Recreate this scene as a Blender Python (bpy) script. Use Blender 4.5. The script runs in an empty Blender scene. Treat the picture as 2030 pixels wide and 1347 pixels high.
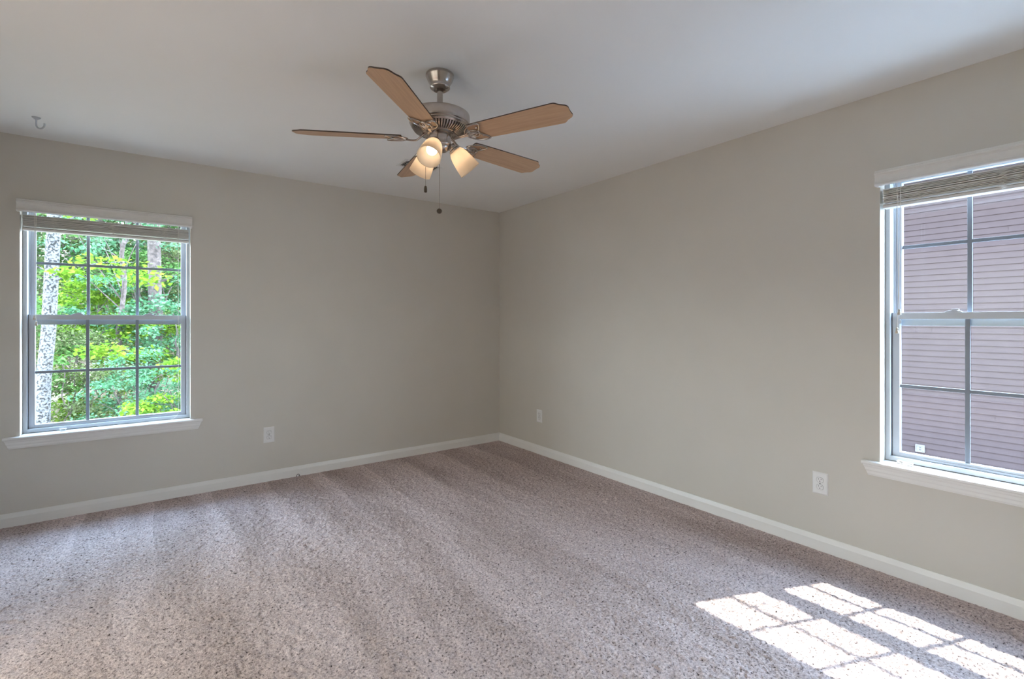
import bpy, math, random
import numpy as np
from mathutils import Vector, Matrix

# ------------------------------------------------------------------ camera, sky, sun, added fill lamp, exposure
SC = bpy.context.scene
COL = SC.collection
random.seed(7)
rng = np.random.default_rng(11)
PI = math.pi

XL, XR, YF, YB, H = -1.0, 2.991, -0.75, 4.281, 2.44      # room: left, right, front, back, ceiling
EYE = 1.2741
YAW = 36.42

cam_d = bpy.data.cameras.new('camera')
cam = bpy.data.objects.new('camera', cam_d)
COL.objects.link(cam)
cam.location = (0, 0, EYE)
cam.rotation_euler = (PI / 2, 0, -math.radians(YAW))
cam_d.sensor_fit = 'HORIZONTAL'
cam_d.sensor_width = 36.0
cam_d.lens = 36.0 * 965.0 / 2030.0
cam_d.shift_y = -36.0 / 2030.0
cam_d.clip_start = 0.02
cam_d.clip_end = 300
SC.camera = cam

SKY = 26.0
SUN = 8.6
FILL = 98.0
w = bpy.data.worlds.new('sky')
SC.world = w
w.use_nodes = True
nt = w.node_tree
bg = nt.nodes['Background']
tc = nt.nodes.new('ShaderNodeTexCoord')
sx = nt.nodes.new('ShaderNodeSeparateXYZ')
rp = nt.nodes.new('ShaderNodeValToRGB')
nt.links.new(tc.outputs['Generated'], sx.inputs[0])
nt.links.new(sx.outputs['Z'], rp.inputs[0])
rp.color_ramp.elements[0].color = (0.80, 0.89, 1.0, 1)
rp.color_ramp.elements[1].color = (0.40, 0.64, 1.0, 1)
nt.links.new(rp.outputs[0], bg.inputs['Color'])
bg.inputs['Strength'].default_value = SKY

sun_d = bpy.data.lights.new('sun', 'SUN')
sun_d.energy = SUN
sun_d.angle = math.radians(0.55)
sun_d.color = (1.0, 0.95, 0.88)
sun = bpy.data.objects.new('sun', sun_d)
COL.objects.link(sun)
sun.location = (12, -2, 14)
sun.rotation_euler = Vector((-1.0, 0.385, -1.66)).to_track_quat('-Z', 'Y').to_euler()

# added fill lamp in an unseen side box, shining through an invented left-wall opening
fill_d = bpy.data.lights.new('fill_light', 'AREA')
fill_d.shape = 'RECTANGLE'
fill_d.size, fill_d.size_y = 1.2, 1.8
fill_d.energy = FILL
fill_d.color = (0.95, 1.0, 0.93)
fill_lamp = bpy.data.objects.new('fill_light', fill_d)
COL.objects.link(fill_lamp)
fill_lamp.location = (-2.9, 1.7, 2.40)

SC.view_settings.view_transform = 'Standard'
SC.view_settings.look = 'None'
SC.view_settings.gamma = 1.0
SC.view_settings.use_curve_mapping = False
SC.view_settings.exposure = 0.55
cy = SC.cycles
cy.max_bounces = 12
cy.diffuse_bounces = 8
cy.glossy_bounces = 4
cy.transparent_max_bounces = 24
cy.transmission_bounces = 8
cy.sample_clamp_indirect = 6.0
cy.caustics_reflective = False
cy.caustics_refractive = False


# ------------------------------------------------------------------ helpers
class MB:
    def __init__(s):
        s.v, s.f = [], []

    def add(s, vs, fs):
        n = len(s.v)
        s.v += [tuple(p) for p in vs]
        s.f += [tuple(i + n for i in f) for f in fs]
        return s

    def box(s, x0, x1, y0, y1, z0, z1, M=None):
        vs = [Vector((x, y, z)) for x in (x0, x1) for y in (y0, y1) for z in (z0, z1)]
        if M is not None:
            vs = [M @ p for p in vs]
        return s.add(vs, [(0, 1, 3, 2), (4, 6, 7, 5), (0, 4, 5, 1), (2, 3, 7, 6), (0, 2, 6, 4), (1, 5, 7, 3)])

    def sweep(s, rings, closed_ring=True, closed_path=False, caps=True):
        n, m = len(rings), len(rings[0])
        vs = [p for r in rings for p in r]
        fs = []
        for i in range(n if closed_path else n - 1):
            a, b = i * m, ((i + 1) % n) * m
            for j in range(m if closed_ring else m - 1):
                k = (j + 1) % m
                fs.append((a + j, b + j, b + k, a + k))
        if caps and not closed_path and closed_ring:
            fs.append(tuple(range(m)))
            fs.append(tuple(reversed(range((n - 1) * m, n * m))))
        return s.add(vs, fs)

    def lathe(s, prof, seg=48, M=None, caps=False):
        rings = []
        for r, z in prof:
            ring = [Vector((r * math.cos(2 * PI * j / seg), r * math.sin(2 * PI * j / seg), z)) for j in range(seg)]
            rings.append([M @ p for p in ring] if M is not None else ring)
        return s.sweep(rings, caps=caps)

    def tube(s, pts, r, seg=8, closed=False, rz=None):
        pts = [Vector(p) for p in pts]
        n = len(pts)
        rs = r if isinstance(r, (list, tuple)) else [r] * n
        rings, prev = [], None
        for i, p in enumerate(pts):
            if closed:
                t = pts[(i + 1) % n] - pts[i - 1]
            else:
                t = pts[min(i + 1, n - 1)] - pts[max(i - 1, 0)]
            if t.length < 1e-9:
                t = Vector((0, 0, 1))
            t.normalize()
            if prev is None:
                u = t.orthogonal().normalized()
                if rz is not None:
                    u = (Vector(rz) - t * Vector(rz).dot(t)).normalized()
            else:
                u = prev - t * prev.dot(t)
                u = u.normalized() if u.length > 1e-6 else t.orthogonal().normalized()
            prev = u
            v = t.cross(u)
            rings.append([p + (u * math.cos(2 * PI * j / seg) + v * math.sin(2 * PI * j / seg)) * rs[i] for j in range(seg)])
        return s.sweep(rings, closed_path=closed)

    def extrude(s, poly, fn, a, b):
        """poly: 2-D points; fn(p, t) -> 3-D; swept from t=a to t=b"""
        return s.sweep([[fn(p, a) for p in poly], [fn(p, b) for p in poly]])

    def build(s, name, mat, parent=None, smooth=False, bevel=0.0, recalc=True):
        me = bpy.data.meshes.new(name)
        me.from_pydata([tuple(p) for p in s.v], [], s.f)
        me.validate()
        if recalc:
            import bmesh
            bm = bmesh.new()
            bm.from_mesh(me)
            bmesh.ops.recalc_face_normals(bm, faces=bm.faces)
            bm.to_mesh(me)
            bm.free()
        me.materials.append(mat)
        if smooth:
            me.shade_smooth()
            try:
                me.set_sharp_from_angle(angle=math.radians(40))
            except Exception:
                pass
        o = bpy.data.objects.new(name, me)
        COL.objects.link(o)
        if parent is not None:
            o.parent = parent
        if bevel:
            b = o.modifiers.new('bevel', 'BEVEL')
            b.width = bevel
            b.segments = 2
            b.limit_method = 'ANGLE'
            b.angle_limit = math.radians(50)
        return o


def tag(o, label=None, cat=None, group=None, kind=None):
    if label:
        o['label'] = label
    if cat:
        o['category'] = cat
    if group:
        o['group'] = group
    if kind:
        o['kind'] = kind
    return o


def empty(name, loc=(0, 0, 0), rz=0.0):
    o = bpy.data.objects.new(name, None)
    COL.objects.link(o)
    o.location = loc
    o.rotation_euler = (0, 0, rz)
    o.empty_display_size = 0.1
    return o


def copy_tree(o, parent=None):
    c = o.copy()
    COL.objects.link(c)
    if parent is not None:
        c.parent = parent
    for ch in list(o.children):
        copy_tree(ch, c)
    return c


def mat(name, color, rough=0.5, metal=0.0, spec=0.5, noise=None, bump=None, coords='Object', lo=0.3, hi=0.7):
    """noise: (scale, amount) colour mottling; bump: (scale, strength, distance)"""
    m = bpy.data.materials.new(name)
    m.use_nodes = True
    t = m.node_tree
    b = t.nodes['Principled BSDF']
    b.inputs['Base Color'].default_value = (*color, 1)
    b.inputs['Roughness'].default_value = rough
    b.inputs['Metallic'].default_value = metal
    b.inputs['Specular IOR Level'].default_value = spec
    c = t.nodes.new('ShaderNodeTexCoord')
    if noise:
        n = t.nodes.new('ShaderNodeTexNoise')
        n.inputs['Scale'].default_value = noise[0]
        n.inputs['Detail'].default_value = 4
        r = t.nodes.new('ShaderNodeValToRGB')
        k = noise[1]
        r.color_ramp.elements[0].position = lo
        r.color_ramp.elements[1].position = hi
        r.color_ramp.elements[0].color = (*[max(0, x * (1 - k)) for x in color], 1)
        r.color_ramp.elements[1].color = (*[min(1, x * (1 + k)) for x in color], 1)
        t.links.new(c.outputs[coords], n.inputs['Vector'])
        t.links.new(n.outputs['Fac'], r.inputs[0])
        t.links.new(r.outputs[0], b.inputs['Base Color'])
    if bump:
        n2 = t.nodes.new('ShaderNodeTexNoise')
        n2.inputs['Scale'].default_value = bump[0]
        n2.inputs['Detail'].default_value = 3
        bp = t.nodes.new('ShaderNodeBump')
        bp.inputs['Strength'].default_value = bump[1]
        bp.inputs['Distance'].default_value = bump[2]
        t.links.new(c.outputs[coords], n2.inputs['Vector'])
        t.links.new(n2.outputs['Fac'], bp.inputs['Height'])
        t.links.new(bp.outputs[0], b.inputs['Normal'])
    return m


M = {}
M['wall'] = mat('greige_wall_paint', (0.60, 0.565, 0.51), 0.75, spec=0.3, noise=(3, 0.015), bump=(220, 0.08, 0.002))
M['ceiling'] = mat('ceiling_paint', (0.85, 0.845, 0.83), 0.8, spec=0.2, noise=(2, 0.01), bump=(260, 0.06, 0.002))
M['trim'] = mat('white_trim_paint', (0.78, 0.765, 0.74), 0.4, noise=(5, 0.015))
M['vinyl'] = mat('shaded_white_vinyl', (0.52, 0.55, 0.59), 0.35, noise=(8, 0.01))  # white vinyl with bluish backlit shade mixed into its colour
M['grille'] = mat('backlit_grille', (0.20, 0.225, 0.26), 0.4, noise=(8, 0.01))  # backlit darkness of the bars painted into their colour
M['blind'] = mat('faux_wood_white', (0.70, 0.68, 0.65), 0.45, noise=(25, 0.03))
M['cord'] = mat('white_cord', (0.78, 0.75, 0.70), 0.8)
M['tassel'] = mat('cream_tassel', (0.58, 0.52, 0.43), 0.5)
M['plastic'] = mat('white_plastic', (0.78, 0.77, 0.76), 0.3)
M['dark'] = mat('dark_slot', (0.015, 0.014, 0.013), 0.6)
M['gap_shade'] = mat('dark_gap_shade', (0.02, 0.025, 0.04), 0.6)  # shade of the sash gap as a dark colour
M['nickel'] = mat('brushed_nickel', (0.46, 0.41, 0.375), 0.24, metal=1.0, noise=(40, 0.06))
M['nickel_dark'] = mat('dark_nickel_recess', (0.06, 0.05, 0.045), 0.45, metal=0.6)
M['bladeedge'] = mat('dark_blade_veneer', (0.05, 0.03, 0.02), 0.5)
M['pendant'] = mat('dark_pendant', (0.10, 0.08, 0.06), 0.35, metal=0.5)

# wood of the blades
m = mat('maple_blade_veneer', (0.42, 0.25, 0.14), 0.42)
t = m.node_tree
b = t.nodes['Principled BSDF']
c = t.nodes.new('ShaderNodeTexCoord')
mp = t.nodes.new('ShaderNodeMapping')
mp.inputs['Scale'].default_value = (2.5, 42, 10)
n = t.nodes.new('ShaderNodeTexNoise')
n.inputs['Scale'].default_value = 2.2
n.inputs['Detail'].default_value = 6
n.inputs['Distortion'].default_value = 0.6
r = t.nodes.new('ShaderNodeValToRGB')
r.color_ramp.elements[0].position = 0.25
r.color_ramp.elements[0].color = (0.41, 0.25, 0.145, 1)
r.color_ramp.elements[1].position = 0.75
r.color_ramp.elements[1].color = (0.53, 0.335, 0.205, 1)
t.links.new(c.outputs['Object'], mp.inputs[0])
t.links.new(mp.outputs[0], n.inputs['Vector'])
t.links.new(n.outputs['Fac'], r.inputs[0])
t.links.new(r.outputs[0], b.inputs['Base Color'])
M['blade'] = m

# frosted glass shade
m = bpy.data.materials.new('frosted_glass')
m.use_nodes = True
t = m.node_tree
t.nodes.clear()
out = t.nodes.new('ShaderNodeOutputMaterial')
tr = t.nodes.new('ShaderNodeBsdfTranslucent')
tr.inputs['Color'].default_value = (0.95, 0.86, 0.74, 1)
df = t.nodes.new('ShaderNodeBsdfPrincipled')
df.inputs['Base Color'].default_value = (0.58, 0.52, 0.44, 1)
df.inputs['Roughness'].default_value = 0.25
nz = t.nodes.new('ShaderNodeTexNoise')
nz.inputs['Scale'].default_value = 18
mr = t.nodes.new('ShaderNodeMapRange')
mr.inputs['To Min'].default_value = 0.56
mr.inputs['To Max'].default_value = 0.66
mx = t.nodes.new('ShaderNodeMixShader')
t.links.new(nz.outputs['Fac'], mr.inputs['Value'])
t.links.new(mr.outputs[0], mx.inputs[0])
t.links.new(df.outputs[0], mx.inputs[1])
t.links.new(tr.outputs[0], mx.inputs[2])
t.links.new(mx.outputs[0], out.inputs[0])
M['shade'] = m

m = bpy.data.materials.new('lit_bulb')
m.use_nodes = True
b = m.node_tree.nodes['Principled BSDF']
b.inputs['Base Color'].default_value = (0.9, 0.85, 0.8, 1)
b.inputs['Emission Color'].default_value = (1.0, 0.80, 0.60, 1)
b.inputs['Emission Strength'].default_value = 4.6
M['bulb'] = m

# clear window pane: mostly see-through with a thin reflection
m = bpy.data.materials.new('window_glass')
m.use_nodes = True
t = m.node_tree
t.nodes.clear()
out = t.nodes.new('ShaderNodeOutputMaterial')
tp = t.nodes.new('ShaderNodeBsdfTransparent')
tp.inputs['Color'].default_value = (0.93, 0.96, 0.96, 1)
gl = t.nodes.new('ShaderNodeBsdfGlossy')
gl.inputs['Roughness'].default_value = 0.01
ge = t.nodes.new('ShaderNodeNewGeometry')
dt = t.nodes.new('ShaderNodeVectorMath')
dt.operation = 'DOT_PRODUCT'
t.links.new(ge.outputs['Incoming'], dt.inputs[0])
t.links.new(ge.outputs['Normal'], dt.inputs[1])


def math_node(op, a, b=None):
    k = t.nodes.new('ShaderNodeMath')
    k.operation = op
    for i, q in enumerate((a, b)):
        if q is None:
            continue
        if isinstance(q, (int, float)):
            k.inputs[i].default_value = q
        else:
            t.links.new(q, k.inputs[i])
    return k.outputs[0]


# Schlick reflectance, the same from both sides of the thin pane
fr = math_node('ADD', math_node('MULTIPLY', math_node('POWER', math_node('SUBTRACT', 1.0, math_node('ABSOLUTE', dt.outputs['Value'])), 5.0), 0.96), 0.04)
mx = t.nodes.new('ShaderNodeMixShader')
t.links.new(fr, mx.inputs[0])
t.links.new(tp.outputs[0], mx.inputs[1])
t.links.new(gl.outputs[0], mx.inputs[2])
t.links.new(mx.outputs[0], out.inputs[0])
M['glass'] = m

# carpet
m = bpy.data.materials.new('beige_frieze_carpet')
m.use_nodes = True
t = m.node_tree
b = t.nodes['Principled BSDF']
b.inputs['Roughness'].default_value = 1.0
b.inputs['Specular IOR Level'].default_value = 0.05
L = t.links
c = t.nodes.new('ShaderNodeTexCoord')
n1 = t.nodes.new('ShaderNodeTexNoise')
n1.inputs['Scale'].default_value = 95
n1.inputs['Detail'].default_value = 3
n1.inputs['Roughness'].default_value = 0.7
L.new(c.outputs['Object'], n1.inputs['Vector'])
r1 = t.nodes.new('ShaderNodeValToRGB')
e = r1.color_ramp.elements
e[0].position, e[0].color = 0.31, (0.025, 0.018, 0.018, 1)  # near-black stop paints the shade inside the pile pits
e[1].position, e[1].color = 0.66, (0.71, 0.59, 0.56, 1)
e2 = e.new(0.42)
e2.color = (0.44, 0.36, 0.348, 1)
L.new(n1.outputs['Fac'], r1.inputs[0])
# brushed nap: broad vacuum strokes along the room's length, pile-lean sheen painted as colour
mp = t.nodes.new('ShaderNodeMapping')
mp.inputs['Scale'].default_value = (2.6, 0.45, 1)
L.new(c.outputs['Object'], mp.inputs[0])
n2 = t.nodes.new('ShaderNodeTexNoise')
n2.inputs['Scale'].default_value = 1.6
n2.inputs['Detail'].default_value = 3
n2.inputs['Distortion'].default_value = 0.5
L.new(mp.outputs[0], n2.inputs['Vector'])
r2 = t.nodes.new('ShaderNodeValToRGB')
r2.color_ramp.elements[0].position, r2.color_ramp.elements[0].color = 0.38, (0.84, 0.82, 0.80, 1)
r2.color_ramp.elements[1].position, r2.color_ramp.elements[1].color = 0.62, (1.04, 1.04, 1.04, 1)
L.new(n2.outputs['Fac'], r2.inputs[0])
mu = t.nodes.new('ShaderNodeMix')
mu.data_type = 'RGBA'
mu.blend_type = 'MULTIPLY'
mu.inputs['Factor'].default_value = 1.0
L.new(r1.outputs[0], mu.inputs['A'])
L.new(r2.outputs[0], mu.inputs['B'])
# stroke lanes near the far wall, lit and dull nap baked into the tint
sp = t.nodes.new('ShaderNodeSeparateXYZ')
L.new(c.outputs['Object'], sp.inputs[0])
wv = t.nodes.new('ShaderNodeTexWave')
wv.wave_type = 'BANDS'
wv.bands_direction = 'X'
wv.wave_profile = 'SAW'
wv.inputs['Scale'].default_value = 0.84
wv.inputs['Distortion'].default_value = 2.2
wv.inputs['Detail'].default_value = 1
wv.inputs['Detail Scale'].default_value = 0.8
L.new(c.outputs['Object'], wv.inputs['Vector'])
rw = t.nodes.new('ShaderNodeValToRGB')
rw.color_ramp.elements[0].position, rw.color_ramp.elements[0].color = 0.1, (0.93, 0.92, 0.91, 1)
rw.color_ramp.elements[1].position, rw.color_ramp.elements[1].color = 0.95, (1.12, 1.12, 1.12, 1)
L.new(wv.outputs['Color'], rw.inputs[0])
my = t.nodes.new('ShaderNodeMapRange')
my.inputs['From Min'].default_value = 2.5
my.inputs['From Max'].default_value = 3.5
L.new(sp.outputs['Y'], my.inputs['Value'])
mu2 = t.nodes.new('ShaderNodeMix')
mu2.data_type = 'RGBA'
mu2.blend_type = 'MULTIPLY'
L.new(my.outputs[0], mu2.inputs['Factor'])
L.new(mu.outputs['Result'], mu2.inputs['A'])
L.new(rw.outputs[0], mu2.inputs['B'])
L.new(mu2.outputs['Result'], b.inputs['Base Color'])
n3 = t.nodes.new('ShaderNodeTexNoise')
n3.inputs['Scale'].default_value = 170
n3.inputs['Detail'].default_value = 2
L.new(c.outputs['Object'], n3.inputs['Vector'])
bp = t.nodes.new('ShaderNodeBump')
bp.inputs['Strength'].default_value = 0.7
bp.inputs['Distance'].default_value = 0.006
L.new(n3.outputs['Fac'], bp.inputs['Height'])
L.new(bp.outputs[0], b.inputs['Normal'])
M['carpet'] = m

M['vent_grey'] = mat('pale_grey_vent', (0.085, 0.078, 0.08), 0.6)
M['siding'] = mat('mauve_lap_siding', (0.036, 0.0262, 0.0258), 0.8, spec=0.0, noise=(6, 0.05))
M['roof'] = mat('shingle_roof', (0.10, 0.09, 0.09), 0.9, noise=(20, 0.3))
M['soil'] = mat('leaf_litter', (0.20, 0.15, 0.10), 1.0, noise=(9, 0.5), bump=(30, 0.6, 0.05))
M['bark_pale'] = mat('lichen_bark', (0.046, 0.045, 0.046), 0.95, noise=(34, 0.9), bump=(30, 0.7, 0.03), lo=0.42, hi=0.52)
M['bark_brown'] = mat('brown_bark', (0.065, 0.048, 0.043), 0.95, noise=(14, 0.5), bump=(18, 0.8, 0.03))


def leafmat(name, c0, c1, c2):
    m = bpy.data.materials.new(name)
    m.use_nodes = True
    t = m.node_tree
    t.nodes.clear()
    out = t.nodes.new('ShaderNodeOutputMaterial')
    g = t.nodes.new('ShaderNodeNewGeometry')
    r = t.nodes.new('ShaderNodeValToRGB')
    r.color_ramp.elements[0].color = (*c0, 1)
    r.color_ramp.elements[1].color = (*c2, 1)
    k = r.color_ramp.elements.new(0.5)
    k.color = (*c1, 1)
    d = t.nodes.new('ShaderNodeBsdfDiffuse')
    tr = t.nodes.new('ShaderNodeBsdfTranslucent')
    mx = t.nodes.new('ShaderNodeMixShader')
    mx.inputs[0].default_value = 0.45
    t.links.new(g.outputs['Random Per Island'], r.inputs[0])
    t.links.new(r.outputs[0], d.inputs['Color'])
    t.links.new(r.outputs[0], tr.inputs['Color'])
    t.links.new(d.outputs[0], mx.inputs[1])
    t.links.new(tr.outputs[0], mx.inputs[2])
    t.links.new(mx.outputs[0], out.inputs[0])
    return m


M['leaf_lime'] = leafmat('lime_leaves', (0.056, 0.129, 0.014), (0.107, 0.196, 0.018), (0.178, 0.250, 0.029))
M['leaf_mid'] = leafmat('green_leaves', (0.036, 0.093, 0.021), (0.071, 0.158, 0.042), (0.129, 0.214, 0.071))
M['leaf_cool'] = leafmat('cool_green_leaves', (0.036, 0.107, 0.046), (0.071, 0.172, 0.086), (0.129, 0.221, 0.129))
M['leaf_olive'] = leafmat('olive_leaves', (0.042, 0.061, 0.021), (0.093, 0.119, 0.046), (0.150, 0.172, 0.086))

# ------------------------------------------------------------------ room shell
WIN_Z0, WIN_Z1, WIN_HW = 0.553, 2.045, 0.446
BWX, RWY = -0.224, 0.4395          # window centres along the back and the right wall
TH = 0.19


def wall_slab(name, fn, a0, a1, holes, t0, t1, z1=H):
    """wall in local (a along, d depth, z) with rectangular holes [(a0,a1,z0,z1)]"""
    mb = MB()
    xs = sorted({a0, a1, *[h[0] for h in holes], *[h[1] for h in holes]})
    for i in range(len(xs) - 1):
        xa, xb = xs[i], xs[i + 1]
        hs = [h for h in holes if h[0] <= xa + 1e-6 and h[1] >= xb - 1e-6]
        spans = [(0.0, z1)]
        if hs:
            h = hs[0]
            spans = [(0.0, h[2]), (h[3], z1)]
        for za, zb in spans:
            if zb - za < 1e-6:
                continue
            vs = [fn(a, d, z) for a in (xa, xb) for d in (t0, t1) for z in (za, zb)]
            mb.add(vs, [(0, 1, 3, 2), (4, 6, 7, 5), (0, 4, 5, 1), (2, 3, 7, 6), (0, 2, 6, 4), (1, 5, 7, 3)])
    o = mb.build(name, M['wall'])
    tag(o, kind='structure')
    return o


wall_slab('wall_back', lambda a, d, z: (a, YB + d, z), XL - TH, XR + TH,
          [(BWX - WIN_HW, BWX + WIN_HW, WIN_Z0, WIN_Z1)], 0, TH)
wall_slab('wall_right', lambda a, d, z: (XR + d, a, z), YF - 0.12, YB,
          [(RWY - WIN_HW, RWY + WIN_HW, WIN_Z0, WIN_Z1)], 0, TH)
DY0, DY1 = 0.2, 2.6  # invented opening that lets the fill light in
wall_slab('wall_left', lambda a, d, z: (XL - d, a, z), YF - 0.12, YB, [(DY0, DY1, 0.0, 2.10)], 0, 0.12)
wall_slab('wall_front', lambda a, d, z: (a, YF - d, z), XL, XR, [], 0, 0.12)
mb = MB().box(XL - TH, XR + TH, YF - 0.12, YB + TH, H, H + 0.2)
tag(mb.build('ceiling', M['ceiling']), kind='structure')

# added box out of view, bouncing the fill lamp into the room
HX0, HX1, HY0, HY1 = -4.6, XL - 0.12, -0.3, 3.7
mb = MB()
mb.box(HX0 - 0.1, HX0, HY0, HY1, 0, H).box(HX0 - 0.1, HX1, HY0 - 0.1, HY0, 0, H).box(HX0 - 0.1, HX1, HY1, HY1 + 0.1, 0, H)
tag(mb.build('wall_fill_box', M['ceiling']), kind='structure')
tag(MB().box(HX0 - 0.1, HX1 - 0.08, HY0 - 0.1, HY1 + 0.1, H, H + 0.2).build('ceiling_fill_box', M['ceiling']), kind='structure')
tag(MB().box(HX0 - 0.1, XL, HY0 - 0.1, HY1 + 0.1, -0.15, -0.005).build('floor_fill_box', M['carpet']), kind='structure')

# carpet as a finely tufted surface
nx, ny = 570, 720
gx = np.linspace(XL, XR, nx)
gy = np.linspace(YF, YB, ny)


def blur(a, k):
    for _ in range(k):
        a = (a + np.roll(a, 1, 0) + np.roll(a, -1, 0)) / 3
        a = (a + np.roll(a, 1, 1) + np.roll(a, -1, 1)) / 3
    return a / a.std()


hgt = 0.0019 * rng.standard_normal((ny, nx)) + 0.0016 * blur(rng.standard_normal((ny, nx)), 2) \
    + 0.0006 * blur(rng.standard_normal((ny, nx)), 60)
hgt = np.clip(hgt, -0.009, 0.007)
X, Y = np.meshgrid(gx, gy)
edge = np.minimum(np.minimum(X - XL, XR - X), YB - Y)
hgt = hgt * np.clip((edge - 0.012) / 0.05, 0.25, 1.0)
X = X + rng.uniform(-0.0025, 0.0025, X.shape)
Y = Y + rng.uniform(-0.0025, 0.0025, Y.shape)
vs = np.stack([X, Y, hgt], -1).reshape(-1, 3).astype(np.float32)
ii = (np.arange(ny - 1)[:, None] * nx + np.arange(nx - 1)[None, :]).reshape(-1)
fs = np.stack([ii, ii + 1, ii + nx + 1, ii + nx], -1).astype(np.int32)


def np_mesh(name, vs, fs, material, smooth=False):
    me = bpy.data.meshes.new(name)
    k = fs.shape[1]
    me.vertices.add(len(vs))
    me.vertices.foreach_set('co', vs.reshape(-1))
    me.loops.add(fs.size)
    me.loops.foreach_set('vertex_index', fs.reshape(-1).astype(np.int32))
    me.polygons.add(len(fs))
    me.polygons.foreach_set('loop_start', (np.arange(len(fs)) * k).astype(np.int32))
    me.polygons.foreach_set('loop_total', np.full(len(fs), k, np.int32))
    me.materials.append(material)
    me.update(calc_edges=True)
    if smooth:
        me.shade_smooth()
    return me


fl = bpy.data.objects.new('floor', np_mesh('floor', vs, fs, M['carpet'], True))
COL.objects.link(fl)
tag(fl, kind='structure')

# baseboards
BP = [(0, 0), (0.0145, 0), (0.0145, 0.060), (0.0125, 0.066), (0.0085, 0.078), (0.006, 0.086), (0, 0.086)]


def base(name, fn, a, b):
    o = MB().extrude(BP, fn, a, b).build(name, M['trim'])
    tag(o, kind='structure')


base('baseboard_back', lambda p, t: (t, YB - p[0], p[1] - 0.004), XL, XR)
base('baseboard_right', lambda p, t: (XR - p[0], t, p[1] - 0.004), YF, YB - 0.0145)
base('baseboard_left', lambda p, t: (XL + p[0], t, p[1] - 0.004), DY1, YB - 0.0145)


# ------------------------------------------------------------------ windows
def frame_ring(mb, hw, z0, z1, wl, wb, wt, d0, d1):
    mb.box(-hw, -hw + wl, d0, d1, z0, z1)
    mb.box(hw - wl, hw, d0, d1, z0, z1)
    mb.box(-hw + wl, hw - wl, d0, d1, z0, z0 + wb)
    mb.box(-hw + wl, hw - wl, d0, d1, z1 - wt, z1)


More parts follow.
